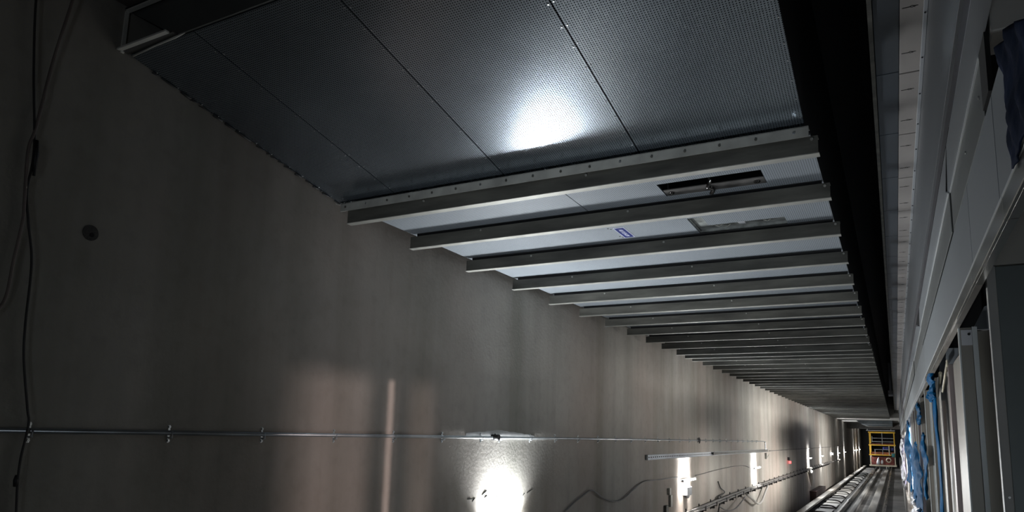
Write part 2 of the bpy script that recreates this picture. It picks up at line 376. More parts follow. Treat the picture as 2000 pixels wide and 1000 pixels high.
while beamY[-1] < 52: beamY.append(beamY[-1]+.93)
WORD = ['nearest', 'second nearest', 'third nearest', 'fourth nearest', 'fifth nearest', 'sixth nearest', 'seventh nearest', 'eighth nearest', 'ninth nearest', 'tenth nearest', 'eleventh nearest', 'twelfth nearest, first of the close pair', 'thirteenth nearest, second of the close pair']
proto = beam('', 'galvanised channel beams across the tunnel ceiling'); z0 = proto.location.copy()
for i, y in enumerate(beamY):
    o = proto if i == 0 else copy_tree(proto)
    o.location = (z0.x, y, z0.z)
    if i == 0: s = 'nearest grey channel beam crossing the ceiling under the bolted angle'
    elif i == 1: s = 'grey channel beam between the long black opening and the blue label'
    elif i < 13: s = 'grey channel beam across the tunnel ceiling, ' + WORD[i]
    else: s = 'one of the many distant grey ceiling beams beyond the closely spaced pair'
    o['label'] = s

def dd(x0, x1, y0, y1, b): return b.box(x0, x1, y0, y1, 1.67, 1.682)
for i in range(len(beamY)):
    y0 = beamY[i]+.006; y1 = (beamY[i+1] if i+1 < len(beamY) else 53) - .0
    far = i > 12
    b = MB(); X0, X1 = -3.605, -.335
    if i == 0:
        dd(X0, -1.972, y0, y1, b)
        dd(-1.966, -1.335, y0, y1, b); dd(-.665, X1, y0, y1, b); dd(-1.335, -.665, y0, 4.43, b); dd(-1.335, -.665, 4.70, y1, b)
        s = 'silvery deck sheet with the long black opening, behind the nearest beam'
    elif i == 1:
        dd(X0, -1.344, y0, y1, b); dd(-.66, X1, y0, y1, b)
        dd(-1.344, -.66, y0, 5.255, b); dd(-1.23, -.66, 5.255, 5.49, b)
        s = 'silvery deck sheet with the blue label and a shallow recess'
    else:
        dd(X0, X1, y0, y1, b)
        s = 'silvery deck sheet behind the %s beam' % (WORD[i].split(',')[0]) if not far else 'one of the distant dim deck sheets beyond the closely spaced beam pair'
    o = tag(obj('deck_sheet', b, [DECK, BLACK], origin=(-2, (y0+y1)/2, 1.67)), s, 'ceiling panel', 'deck sheets between the ceiling beams')
# opening behind the nearest beam: dark box, frame bar and three bolted clamps
th = thing('opening_frame', (-1.0, 4.55, 1.67), 'long black ceiling opening with a steel rail and three clamps', 'frame')
rec = MB()
for q in ((-1.36, -1.337, 4.40, 4.735, 1.683, 2.1), (-.663, -.64, 4.40, 4.735, 1.683, 2.1), (-1.36, -.64, 4.705, 4.735, 1.683, 2.1), (-1.36, -.64, 4.36, 4.40, 1.683, 2.1), (-1.36, -.64, 4.36, 4.735, 2.1, 2.12)): rec.box(*q)
obj('recess_box', rec, BLACK, th)
obj('clamp_rail', MB().box(-1.33, -.67, 4.575, 4.697, 1.674, 1.680), mat('clamp_rail_steel', (.13, .125, .12), .45, .3, var=.3, scale=8), th)
for x in (-1.29, -1.02, -.72):
    c = MB()
    for k in range(9):
        a = k*PI/4; c.cyl((x+.015*math.cos(a), 4.635+.015*math.sin(a), 1.676), (x+.015*math.cos(a), 4.635+.015*math.sin(a), 1.665), .007, 6)
    if x == -1.02: c.tube(spline([(x, 4.56, 1.74), (x+.012, 4.565, 1.70), (x-.012, 4.60, 1.665), (x+.014, 4.65, 1.66), (x-.006, 4.68, 1.645)], 5), .014, 8)
    obj('clamp', c, mat('oily_bolt', (.16, .155, .15), .15, .95, var=.3, scale=30), th)
# recessed tray behind the second beam
th = thing('recessed_tray', (-.99, 5.5, 1.67), 'shallow recessed steel tray in the deck, right of the blue label', 'tray')
tb = MB()
for q in ((-1.344, -1.335, 5.255, 5.70, 1.683, 1.70), (-1.344, -.66, 5.255, 5.70, 1.70, 1.706), (-.666, -.66, 5.255, 5.70, 1.683, 1.70), (-1.23, -1.224, 5.255, 5.49, 1.683, 1.70), (-1.344, -.66, 5.692, 5.70, 1.672, 1.70)): tb.box(*q)
obj('tray_body', tb, mat('tray_steel', (.26, .275, .265), .5, .15, var=.35, scale=12), th)
b = MB()
for (x, y) in ((-1.20, 5.60), (-1.14, 5.62), (-.83, 5.6)):
    b.tube([(x, y, 1.697), (x+.03, y+.012, 1.690), (x+.06, y-.01, 1.697)], .004, 6)
obj('scrap_wire', b, GALVB, th)
obj('paper_tag', MB().box(-1.02, -.97, 5.58, 5.64, 1.697, 1.699), WHITEP, th)
# blue label
th = thing('ceiling_label', (-1.91, 5.42, 1.67), 'small blue label with white letters stuck between two ceiling beams', 'label')
obj('label_plate', MB().box(-1.955, -1.865, 5.272, 5.570, 1.6665, 1.6695), SIGNW, th)
obj('label_face', MB().box(-1.949, -1.871, 5.282, 5.560, 1.6648, 1.6665), SIGNB, th)
cu = bpy.data.curves.new('label_text', 'FONT'); cu.body = 'AIR PLENUM'; cu.size = .050; cu.extrude = .0006; cu.align_x = 'CENTER'; cu.align_y = 'CENTER'; cu.space_character = .92
tmp = bpy.data.objects.new('tmp', cu); C.objects.link(tmp); bpy.context.view_layer.update()
tme = bpy.data.meshes.new_from_object(tmp.evaluated_get(bpy.context.evaluated_depsgraph_get())); bpy.data.objects.remove(tmp); bpy.data.curves.remove(cu)
tme.materials.clear(); tme.materials.append(SIGNW)
to = bpy.data.objects.new('lettering', tme); C.objects.link(to); to.parent = th
to.matrix_local = Matrix(((0, .95, 0, 0), (.82, 0, 0, -.003), (0, 0, -1, -.0058), (0, 0, 0, 1)))
b = MB()
for (x, y) in ((-2.0, 5.26), (-1.985, 5.29), (-1.99, 5.52), (-1.97, 5.54)): b.box(x, x+.012, y, y+.012, 1.6685, 1.6699)
tag(obj('pencil_mark', b, BLACK), 'few dark marker ticks on the deck around the blue label', 'mark')
# white box hanging in the void far along
tag(obj('junction_box', MB().box(-.20, -.02, 33.2, 33.5, 1.92, 2.02, bev=.01).box(-.20, -.02, 33.2, 33.5, 2.06, 2.14, bev=.01).box(-.15, -.06, 33.25, 33.45, 2.02, 3.3), WHITEP), 'small white double box in the black gap far along the ceiling', 'junction box')

# ------------------------------------------------------------------ platform side soffit and fascia
JY = [4.055 + .8585*k for k in range(-4, 53)]
NS = len(JY)-1
def cnt(y): return 'beside the fascia'
sg = 'blue-grey soffit panels above the platform edge'
for k in range(NS):
    y0, y1 = JY[k]+.004, JY[k+1]-.004
    if y1 < 1.2: continue
    idx = k-3
    near = 0 <= idx < 13
    if idx < 0: s = 'blue-grey soffit panel cut by the top edge of the photo, before the first joint'
    elif near: s = 'blue-grey soffit panel, %s beyond the topmost dark joint' % ORD[idx]
    else: s = 'one of the distant tiny blue-grey soffit panels above the platform edge'
    tag(obj('ceiling_tile', MB().box(.003, .111, y0, y1, 1.965, 1.975, bev=.001), TILE, origin=(.06, (y0+y1)/2, 1.965)), s, 'soffit panel', sg)
    o = obj('ceiling_strip', MB().box(.113, .222, y0+.003, y1-.003, 1.95, 1.962, bev=.001), WSTRIP, origin=(.16, (y0+y1)/2, 1.95))
    tag(o, s.replace('blue-grey soffit panel', 'off-white slotted soffit strip').replace('panels', 'strips'), 'soffit strip', 'off-white slotted soffit strips')
    if y1 < 26:
        for q in (.2, .63):
            yy = y0+q
            sl = MB().box(.122, .152, yy-.0022, yy+.0022, 1.9485, 1.951)
            for a_, c_ in (((.152, yy), (.160, yy-.009)), ((.160, yy-.009), (.172, yy-.002)), ((.152, yy), (.162, yy+.007)), ((.162, yy+.007), (.172, yy-.002)), ((.172, yy-.002), (.186, yy-.001)), ((.170, yy+.006), (.180, yy-.004))):
                sl.tube([(a_[0], a_[1], 1.9495), (c_[0], c_[1], 1.9495)], .0016, 5)
            obj('anchor_slot', sl, BLACKSLOT, o)
            obj('screw', MB().cyl((.214, yy+.05, 1.937), (.214, yy+.05, 1.932), .005, 6), BLACK, o)
tag(obj('edge_angle', MB().box(-.024, .0, 1.3, 53, 1.948, 1.952).box(-.024, -.020, 1.3, 53, 1.948, 1.99), GALV), 'thin grey steel angle edging the black gap beside the soffit', 'edge angle')
tag(obj('edge_bead', MB().box(.206, .224, 1.3, 53, 1.936, 1.9485, bev=.002), FASC2), 'thin pale bead at the top of the grey fascia', 'edge bead')
# upper fascia, vertical face x=.225, z 1.94 -> 1.12
for k, (y0, y1) in enumerate([(1.3, 9.6), (9.61, 18), (18.01, 27), (27.01, 53)]):
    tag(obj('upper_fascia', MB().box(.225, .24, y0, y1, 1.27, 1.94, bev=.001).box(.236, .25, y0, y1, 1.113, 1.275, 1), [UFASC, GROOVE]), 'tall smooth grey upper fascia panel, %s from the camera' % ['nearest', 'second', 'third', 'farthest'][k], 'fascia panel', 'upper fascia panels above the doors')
# lip strips: near one ends y=3.5 with a stepped end, next ends 9.3...
def lip(y0, y1, xo, label, ya=None, yb=None, ystart=None):
    """ya: where the inner edge starts (slanted start), yb: where it ends (slanted end)"""
    t = thing('fascia_lip', (.24, (y0+y1)/2, .9), label, 'fascia strip', 'stepped fascia lip strips')
    b = MB(); ya_ = ya if ya else y0; yb_ = yb if yb else y1
    lo = [b.b.verts.new(v) for v in ((.220, ya_, 1.10), (xo-.012, y0, 1.10), (xo, y0, 1.10), (xo, y1, 1.10), (xo-.012, y1, 1.10), (.220, yb_, 1.10))]
    hi = [b.b.verts.new((v.co.x, v.co.y, 1.106)) for v in lo]
    b.b.faces.new(lo); b.b.faces.new(hi[::-1])
    for q in range(6): b.b.faces.new((lo[q], lo[(q+1) % 6], hi[(q+1) % 6], hi[q]))
    obj('lip_plate', b, FASC2, t)
    yf = ystart or y0
    obj('edge_bead', MB().box(xo-.005, xo+.001, yf, y1, 1.094, 1.0995), LITE, t)
    obj('drop_face', MB().box(xo, xo+.006, yf, y1, .918, 1.10, bev=.002), FASCD, t)
    if y0 < 3:
        for yy in (2.35, 2.8): obj('rivet', MB().cyl((xo+.001, yy, 1.01), (xo-.004, yy, 1.01), .006, 8), mat_riv, t)
lip(1.2, 3.52, .266, 'nearest light grey lip strip with darker drop face and two rivets', yb=2.96, ystart=2.27)
lip(3.53, 7.64, .260, 'long light grey lip strip starting after the thin black notch', ya=2.985, yb=6.6)
lip(7.66, 10.9, .264, 'short light grey lip strip beyond the black triangle')
lip(10.92, 30, .256, 'far light grey lip strip above the blue films')
lip(30.02, 53, .256, 'farthest light grey lip strip near the vanishing point')
tag(obj('cover_notch', MB().box(.219, .254, 2.8, 7.6, 1.108, 1.111), BLACK), 'black gap showing between the lip strips where they narrow', 'notch')
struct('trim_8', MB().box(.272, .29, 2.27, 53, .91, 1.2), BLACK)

# main door-header fascia, face x=.2625, z .905 -> .61
hd = [(1.80, 2.10), (2.108, 2.835), (2.843, 7.4), (7.41, 12.6), (12.61, 17.8), (17.81, 30), (30.01, 53)]
hl = ['header fascia panel behind the navy sheet, nearest', 'narrow header fascia panel between two upright joints', 'long header fascia panel beyond the second upright joint', 'header fascia panel above the blue ribbon', 'header fascia panel above the crumpled blue film', 'far header fascia panel past the blue films', 'farthest header fascia panel near the vanishing point']
for (y0, y1), s in zip(hd, hl):
    tag(obj('header_fascia', MB().box(.2635, .275, y0, y1, .606, .906, bev=.001), FASC), 'smooth grey ' + s, 'fascia panel', 'door header fascia panels')
# polished bottom rail
rj = [1.1, 2.02, 2.85, 3.76, 7.4, 12.6, 17.8, 30, 53]
rl = ['nearest piece, cut by the right photo edge', 'second piece, ending at the black triangular opening', 'third piece, bordering the black opening', 'fourth piece, with the small dent', 'fifth piece, over the blue ribbon', 'sixth piece, over the crumpled film', 'seventh piece, far away', 'farthest piece near the vanishing point']
for k in range(len(rj)-1):
    t = thing('header_rail', (.28, (rj[k]+rj[k+1])/2, .54), 'polished steel rail under the header fascia, ' + rl[k], 'rail', 'polished header rails')
    y0, y1 = rj[k]+.003, rj[k+1]-.003
    obj('rail_face', MB().box(.258, .268, y0, y1, .545, .604, bev=.002), POL if k < 4 else FASC2, t)
    obj('rail_underside', MB().box(.268, .289, y0, y1, .545, .551), POL if k in (0, 1) else BRUSH, t)
    obj('edge_bead', MB().box(.2565, .260, y0, y1, .600, .606), LITE, t)
# black cavity above doors
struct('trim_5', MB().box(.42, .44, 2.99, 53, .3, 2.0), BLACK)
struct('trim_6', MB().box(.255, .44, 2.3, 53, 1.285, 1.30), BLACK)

# bracket box and navy sheet, upper right corner
tag(obj('bracket_box', MB().box(.275, .95, 2.11, 2.25, 1.085, 1.9, bev=.006), mat('corner_box_paint', (.62, .60, .56), .5, .1, var=.1)), 'big dark grey box overhanging the fascia, top right corner', 'box')
tag(obj('bracket_shadow_gap', MB().box(.262, .274, 2.13, 2.26, .93, 1.7), BLACK), 'black gap between the corner box and the lip strip', 'gap')
def film(name, x, ys, zs, amp, matl, label, cat='plastic film', nu=14, nv=26, group=None, edge=.25, thick=.004, slope=0):
    """wrinkled hanging sheet: ys = list of (z, y_left, y_right)"""
    b = bmesh.new(); rows = []
    rr = random.Random(hash(label) % 1000 if False else len(label)*7)
    z_top, z_bot = zs; ph = [rr.uniform(0, 6.28) for _ in range(6)]
    for j in range(nv+1):
        v = j/nv; z = z_top + (z_bot-z_top)*v
        q = v*(len(ys)-1); a = min(int(q), len(ys)-2); f = q-a
        ya = ys[a][0]*(1-f)+ys[a+1][0]*f; yb = ys[a][1]*(1-f)+ys[a+1][1]*f
        w_ = abs(yb-ya)
        ya += edge*w_*.25*math.sin(11*v+ph[0])+edge*w_*.12*math.sin(31*v+ph[1]); yb += edge*w_*.25*math.sin(9*v+ph[2])+edge*w_*.12*math.sin(27*v+ph[3])
        row = []
        for i in range(nu+1):
            u = i/nu
            xx = x - amp*(.5+.5*math.sin(17*u+5*v+ph[4]))*(.6+.4*math.sin(9*v+ph[5])) - amp*.4*math.sin(37*u-21*v)*.5
            row.append(b.verts.new((xx, ya+(yb-ya)*u, z+.03*(z_top-z_bot)*math.sin(7*u+ph[1])*(1 if j in (0, nv) else .3) - slope*(1-u)*(1-v))))
        rows.append(row)
    for a, c in zip(rows, rows[1:]):
        for i in range(nu):
            f = b.faces.new((a[i], a[i+1], c[i+1], c[i])); f.smooth = True
    o = obj(name, b, matl); md = o.modifiers.new('solid', 'SOLIDIFY'); md.thickness = thick
    return tag(o, label, cat, group)
film('navy_sheet', .255, [(1.45, 1.83), (1.45, 1.80), (1.45, 1.79), (1.45, 1.79)], (.91, .60), .012, NAVY, 'dark navy plastic sheet hanging over the fascia at the right edge', 'plastic sheet', edge=.05, slope=.14)
fb = 'blue protective films left on the door posts'
film('blue_ribbon', .268, [(5.95, 6.4), (5.85, 6.3), (5.85, 6.2), (5.9, 6.2), (5.98, 6.12), (5.95, 6.15)], (.40, -.75), .014, BLUEF, 'long narrow ribbon of blue film hanging before the near door posts', group=fb, edge=.25)
film('blue_film_knot', .262, [(5.8, 6.3), (5.75, 6.6), (5.9, 6.4)], (.50, .32), .035, BLUEF, 'bunched knot of blue film at the top of the long ribbon', group=fb)
film('blue_film_tuft', .262, [(9.6, 10.4), (9.3, 10.5), (9.5, 10.0)], (.48, .22), .03, BLUEF, 'blue film flag curling from a post top, left of the ribbon', group=fb, edge=.6)
film('blue_film_strip', .266, [(8.6, 9.1), (8.3, 9.3), (8.7, 9.1), (8.6, 9.0)], (.1, -.55), .03, BLUEF, 'thin blue film strip below the curling blue flag', group=fb, edge=.6)
film('blue_film_sheet', .245, [(11.2, 12.8), (10.4, 14.2), (9.8, 15.4), (9.5, 15.8), (9.5, 14.0)], (.0, -.88), .045, BLUEF, 'large crumpled blue film sheet hanging low by the platform edge', group=fb, nu=22, nv=34, edge=.35)
film('clear_film_sheet', .235, [(9.6, 14.6), (9.8, 15.0), (10.4, 14.0)], (-.80, -1.35), .07, CLEARF, 'clear wrinkled plastic trailing below the large blue sheet', 'plastic film', nu=20)
film('blue_film_sheet', .240, [(16.6, 19.5), (16.0, 21.0), (16.6, 22.0), (16.5, 21.0)], (.45, -.9), .06, BLUEF, 'ragged blue film on far posts behind the large crumpled sheet', group=fb, nu=18, edge=.8)
film('purple_film_sheet', .215, [(27.0, 38), (27.0, 42), (26, 44), (28, 40)], (.2, -1.6), .08, mat('purplish_clear_film', (.20, .19, .30), .3, 0, var=.4, scale=8, bump=.8), 'purplish translucent film on the farthest posts beside the black gap', 'plastic film', nu=20, edge=.4)

# ------------------------------------------------------------------ platform door posts
def post(y, x0, x1, ztop, face, edge, label, sticker=False, dpt=.10):
    t = thing('door_post', ((x0+x1)/2, y, -1.66), label, 'door post', 'upright steel posts of the platform doors')
    obj('post_face', MB().box(x0, x1, y, y+dpt, -1.66, ztop, bev=.002), face, t)
    if edge: obj('post_flange', MB().box(x1+.001, x1+.022, y-.004, y+dpt, -1.66, ztop+.003, bev=.001), edge, t)
    if edge: obj('post_lip', MB().box(x0-.004, x0+.002, y-.003, y+.02, -1.66, ztop), LITE, t)
    if sticker:
        s_ = obj('sticker', MB().box(x0+.006, x0+.05, y-.004, y-.001, ztop-.085, ztop-.012), WHITEP, t)
        obj('stud', MB().cyl((x0+.038, y-.004, ztop-.033), (x0+.038, y-.009, ztop-.033), .006, 10), BLACK, s_)
    return t
post(3.91, .288, .338, .548, BRUSH, LITE, 'brown-grey door post with white sticker at its top', True)
post(5.21, .312, .366, .50, PINKST, None, 'dusty pinkish door post left of the stickered post')
t = thing('header_plate', (.34, 5.2, .5), 'pale plate above the pinkish door post', 'plate'); obj('plate', MB().box(.303, .372, 5.19, 5.205, .50, .60), FASC2, t)
t = thing('header_plate', (.34, 6.2, .5), 'pale plate above the post by the blue ribbon', 'plate'); obj('plate', MB().box(.315, .365, 6.2, 6.215, .52, .66), FASC2, t)
post(6.23, .318, .360, .52, BRUSH, LITE, 'door post just right of the blue ribbon')
post(7.0, .279, .335, .56, BRUSH, LITE, 'door post behind the blue ribbon knot')
post(8.5, .281, .318, .55, BRUSH, LITE, 'door post left of the ribbon, under a pale lip')
post(9.82, .272, .32, .55, BRUSH, LITE, 'door post with a blue flag of film at its top')
for k, y in enumerate([11.2, 12.6, 14.0, 15.4, 16.8]):
    post(y, .270, .32, .55, BRUSH if k % 2 else PINKST, LITE, 'far door post, %s beyond the one with the blue flag' % ORD[k])
for k in range(24):
    post(18.3+1.45*k, .262, .33, .58, BRUSH if k % 3 else WHITEP, None, 'one of the farthest door posts, merging beside the crumpled films')
# inclined brace sticks by the pinkish post
b = MB().tube([(.300, 5.1, .50), (.300, 5.75, .36)], .006, 6).box(.297, .303, 5.07, 5.14, .475, .515)
tag(obj('brace_stick', b, CREAM), 'thin slanting pale stick resting against the pinkish post', 'stick')
tag(obj('brace_stick', MB().tube([(.300, 5.85, .50), (.300, 6.3, .36)], [.012, .004], 6), CREAM), 'slanting pale wedge beside the ribbon knot', 'stick')
# door leaves between the posts (set back)
dl = [(4.06, 5.15), (5.35, 6.15), (6.35, 6.95), (7.12, 8.45), (8.62, 9.78), (55, 56)]
ds = ['between stickered and pinkish posts', 'between pinkish post and ribbon', 'behind the blue ribbon', 'left of the blue ribbon', 'under the curling blue flag', 'farthest along the platform']
for (a, c), s in zip(dl, ds):
    t = thing('door_leaf', (.34, (a+c)/2, -1.66), 'dull metal platform door leaf ' + s, 'door leaf', 'platform door leaves')
    obj('leaf_panel', MB().box(.335, .35, a, c, -1.66, .50, bev=.002), BRUSH, t)
# group at the right edge: recessed brown panel, pale upright, dark end panel
tag(obj('side_panel', MB().box(.372, .52, 4.06, 4.10, -1.66, .55, bev=.002), BROWNP), 'brown side panel right of the stickered post and black slit', 'panel')
tag(obj('pale_bracket', MB().prism([(.352, .55), (.50, .55), (.50, .68), (.405, .66)], 4.0, 4.03), FASC2), 'scuffed pale bracket plate over the brown side panel', 'bracket')
t = thing('end_frame', (.6, 2.95, -1.66), 'wide dark end panel with pale upright, at the right photo edge', 'end panel')
obj('pale_upright', MB().box(.309, .337, 2.93, 2.97, -1.66, .625, bev=.002), mat('pale_upright_paint', (.62, .62, .60), .45, .1, var=.1, scale=3), t)
obj('dark_panel', MB().box(.3375, 1.6, 2.94, 2.98, -1.66, .625, bev=.002), DPANEL, t)
obj('upper_panel', MB().box(.302, 1.6, 2.94, 2.98, .63, 1.15, bev=.002), mat('upper_panel_grey', (.66, .64, .58), .5, .1, var=.12, scale=2), t)
obj('screw', MB().cyl((.324, 2.93, -.17), (.324, 2.922, -.17), .004, 8).cyl((.326, 2.93, -.28), (.326, 2.922, -.28), .005, 8), mat_riv, t)
# unseen plates added at the right, their gaps cut the spot light into patches
t = thing('light_mask', (.3, 1.2, -1.66), 'added unseen plates at the right that cut the spot light into patches', 'light mask')
obj('mask_wall', MB().box(1.6, 1.64, -2.5, .91, -1.66, 2.0), BRUSH, t)
obj('mask_top', MB().box(1.6, 1.64, .91, 3.2, .05, 2.0), BRUSH, t)
obj('mask_bar', MB().box(.60, .62, 1.735, 1.798, -1.66, 1.0), BRUSH, t); obj('mask_bar', MB().box(.60, .62, 1.838, 1.914, -1.66, 1.0), BRUSH, t)
obj('mask_crossbar', MB().box(.605, .645, 1.38, 2.05, -.115, .6), BRUSH, t)
obj('mask_side', MB().box(.60, .63, 2.046, 2.92, -1.66, .9), BRUSH, t)

# ------------------------------------------------------------------ left wall services
PZ = -.070
th = thing('wall_conduit', (WX+.03, 12, PZ), 'long thin zinc conduit clipped level along the concrete wall', 'conduit')
obj('pipe', MB().cyl((WX+.018, .8, PZ+.012), (WX+.018, 23.7, PZ), .014, 10), COND, th)
obj('elbow', MB().tube(spline([(WX+.018, 23.7, PZ), (WX+.018, 23.95, PZ-.02), (WX+.018, 24.0, PZ-.1), (WX+.018, 24.0, PZ-.32)], 5), .014, 8), COND, th)
cl = [1.94, 2.70, 3.39, 4.08, 4.80, 5.53, 6.23, 6.62, 7.33, 8.02]
while cl[-1] < 22: cl.append(cl[-1]+.72)
for y in cl:
    obj('clip', MB().box(WX, WX+.003, y-.007, y+.007, PZ-.045, PZ+.055).cyl((WX+.003, y, PZ+.045), (WX+.010, y, PZ+.045), .007, 8).cyl((WX+.003, y, PZ-.034), (WX+.010, y, PZ-.034), .007, 8).tube([(WX+.0, y, PZ+.02), (WX+.034, y, PZ+.018), (WX+.034, y, PZ-.016), (WX, y, PZ-.018)], .006, 5), COND, th)
tag(obj('conduit_box', MB().cyl((WX+.0, 6.47, PZ+.012), (WX+.085, 6.47, PZ+.012), .030, 14).tube([(WX+.05, 6.44, PZ+.05), (WX+.05, 6.47, PZ+.015), (WX+.05, 6.50, PZ-.02)], [.004, .02, .004], 8), BLACKR), 'small black round fitting on the conduit above the bright pool', 'fitting')
tag(obj('conduit_ring', MB().tube([(WX+.03, 15.26+.05*math.cos(a*PI/6), PZ+.005+.05*math.sin(a*PI/6)) for a in range(-3, 8)], .014, 6), BLACKR), 'small black hook ring under the conduit, above the first tray', 'ring')
# lamp light slipping past the conduit, painted as a pale patch
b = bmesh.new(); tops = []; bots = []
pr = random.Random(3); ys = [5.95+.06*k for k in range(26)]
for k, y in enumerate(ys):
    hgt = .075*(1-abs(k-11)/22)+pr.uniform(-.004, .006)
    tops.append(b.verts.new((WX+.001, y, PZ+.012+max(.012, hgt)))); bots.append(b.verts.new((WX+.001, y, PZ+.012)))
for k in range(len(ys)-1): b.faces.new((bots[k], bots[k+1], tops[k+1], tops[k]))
o = obj('light_patch', b, PALELIGHT); o.modifiers.new('s', 'SOLIDIFY').thickness = .0008
tag(o, 'pale patch of painted lamp light on the wall just above the conduit', 'patch')
# round mortar plug
b = MB().cyl((WX-.002, 2.115, .985), (WX+.004, 2.115, .985), .042, 24)
o = tag(obj('anchor_plug', b, MORT), 'dark round mortar plug on the wall at far left', 'plug')
obj('plug_hole', MB().cyl((WX+.004, 2.122, .975), (WX+.006, 2.122, .975), .012, 12), BLACK, o)
# chipped marks by the bright pool
b = MB()
for (y, z, l, a) in ((6.02, -.66, .12, -.1), (6.12, -.69, .05, .7), (6.3, -.64, .10, .4), (6.35, -.67, .06, .3), (7.3, -.68, .16, .25), (6.6, -.675, .02, .0), (7.2, -.70, .05, .5)):
    b.tube([(WX+.001, y, z), (WX+.002, y+l*.5, z+l*.5*a+.004), (WX+.001, y+l, z+l*a)], [.002, .004, .001], 5)
tag(obj('wall_chips', b, BLACK), 'thin dark chips and cracks on the wall in the bright pool', 'crack', kind='stuff')
# slotted channel (cable channel) from y=11.6 to 60
chm = MB().box(WX, WX+.006, 11.65, 24.6, -.40, -.315).box(WX, WX+.045, 11.65, 24.6, -.40, -.396).box(WX, WX+.045, 11.65, 24.6, -.319, -.315).box(WX, WX+.045, 11.65, 11.656, -.40, -.315)
for k in range(60): chm.box(WX+.006, WX+.0075, 11.8+.12*k, 11.86+.12*k, -.368, -.350, 1)
th = thing('slotted_channel', (WX+.05, 17, -.39), 'long slotted steel channel on the wall above the lamps, blunt end nearest', 'channel')
obj('channel', chm, [COND, BLACKSLOT], th)
tag(obj('channel_cover', MB().box(WX+.046, WX+.05, 16.5, 24.3, -.385, -.325), GALV), 'dull lid strip on the far half of the slotted channel', 'cover')
tag(obj('branch_pipe', MB().cyl((WX+.03, 24.8, -.375), (WX+.03, 62, -.375), .014, 8), CABLEG), 'thin grey pipe running on from the slotted channel into the distance', 'pipe')
tag(obj('bracket_rod', MB().box(WX, WX+.06, 23.95, 24.05, -.62, -.43).cyl((WX+.05, 24.0, -.60), (WX+.05, 24.45, -.50), .01, 6), GALVB), 'short bracket hanging under the conduit elbow', 'bracket')
# wavy cable
pts = [(WX+.02, 7.4, -1.42), (WX+.02, 8.32, -.97), (WX+.03, 8.9, -.80), (WX+.03, 9.2, -.755), (WX+.03, 9.6, -.88), (WX+.03, 10.0, -.955), (WX+.03, 10.45, -.955), (WX+.03, 11.0, -.83), (WX+.03, 11.5, -.745), (WX+.03, 12.3, -.75), (WX+.03, 13.5, -.755)]
tag(obj('wavy_cable', MB().tube(spline(pts, 8), .011, 8), CABLEG), 'grey cable waving along the wall to the first tall light pool', 'cable')
pts = [(WX+.03, 14.9, -.78), (WX+.03, 15.6, -.77), (WX+.03, 16.6, -.74), (WX+.03, 17.8, -.72), (WX+.03, 18.8, -.71), (WX+.03, 20.2, -.72), (WX+.03, 21.1, -.80)]
tag(obj('slack_cable', MB().tube(spline(pts, 6), .008, 6), CABLEG), 'thin slack cable between the first and second tall light pools', 'cable')

# cables hanging at far left
def wallpt(y, z, off=.0): return (WX+.04+off, y, z)
tag(obj('hanging_cable', MB().tube(spline([wallpt(1.86, 2.30), wallpt(1.845, 2.18, .02), wallpt(1.80, 1.8), wallpt(1.765, 1.43), wallpt(1.745, 1.3), wallpt(1.76, 1.05), wallpt(1.765, .95), wallpt(1.75, .75), wallpt(1.735, .55), wallpt(1.66, .42)], 8), .008, 8), mat('dusty_cable', (.20, .165, .15), .5)), 'dusty grey-brown cable hanging at far left, swinging out of frame', 'cable')
tag(obj('hanging_cable', MB().tube(spline([wallpt(1.68, 2.3), wallpt(1.685, 2.05), wallpt(1.72, 1.7), wallpt(1.77, 1.32), wallpt(1.765, 1.1), wallpt(1.79, .95), wallpt(1.83, .75), wallpt(1.84, .45), wallpt(1.855, .28), wallpt(1.90, .05), wallpt(1.915, -.03), wallpt(1.90, -.2), wallpt(1.905, -.35), wallpt(1.93, -.60)], 8), .006, 8), CABLE), 'thin black cable hanging down the far left wall across the conduit', 'cable')
tag(obj('cable_joint', MB().tube([wallpt(1.77, 1.36, .012), wallpt(1.775, 1.30, .014), wallpt(1.78, 1.18, .012)], [.009, .013, .007], 8), BLACKR), 'black taped joint binding the two hanging cables', 'joint')
tag(obj('cable_joint', MB().tube([wallpt(1.893, -.265), wallpt(1.893, -.29), wallpt(1.89, -.32)], [.007, .013, .007], 8), BLACKR), 'small black lump on the thin cable, bottom left', 'joint')
# small overhead dark object at top-left corner
tag(obj('overhead_pipe', MB().cyl((-3.5, 1.45, 2.08), (-2.8, 1.2, 2.22), .03, 10), BLACKR), 'black pipe end just visible in the top left corner', 'pipe')

# ladder tray with cables, descending slightly
def ctz(y): return -1.49 + .18*(1-math.exp(-(y-14)/8)) if y > 14 else -1.49-.02*(14-y)
th = thing('cable_bracket_run', (WX+.1, 20, -1.5), 'run of grey cables on black brackets low along the wall', 'cable run')
for k, (dx, dz, r) in enumerate(((.06, .0, .026), (.115, .0, .024), (.085, .05, .018))):
    pts = [(WX+dx, y, ctz(y)+dz) for y in [9+1.5*j for j in range(34)]]
    obj('cable', MB().tube(pts, r, 8), CABLEG if k else WHITEC, th)
for k in range(36):
    y = 10+1.05*k*(1 if k < 20 else 1.0)
    z = ctz(y)
    obj('bracket', MB().box(WX, WX+.02, y-.02, y+.02, z-.12, z+.09).box(WX, WX+.16, y-.02, y+.02, z-.045, z-.028).box(WX+.145, WX+.16, y-.02, y+.02, z-.045, z+.05).box(WX+.0, WX+.1, y-.012, y+.012, z-.10, z-.045), BLACKR, th)
tag(obj('loose_loop', MB().tube(spline([(WX+.14, 19.9, -1.46), (WX+.15, 20.6, -1.62), (WX+.15, 21.5, -1.82), (WX+.15, 22.2, -1.80), (WX+.15, 22.9, -1.58), (WX+.15, 23.4, -1.42)], 8), .032, 8), WHITEC), 'white cable loop sagging below the bracket run, under the second pool', 'cable')
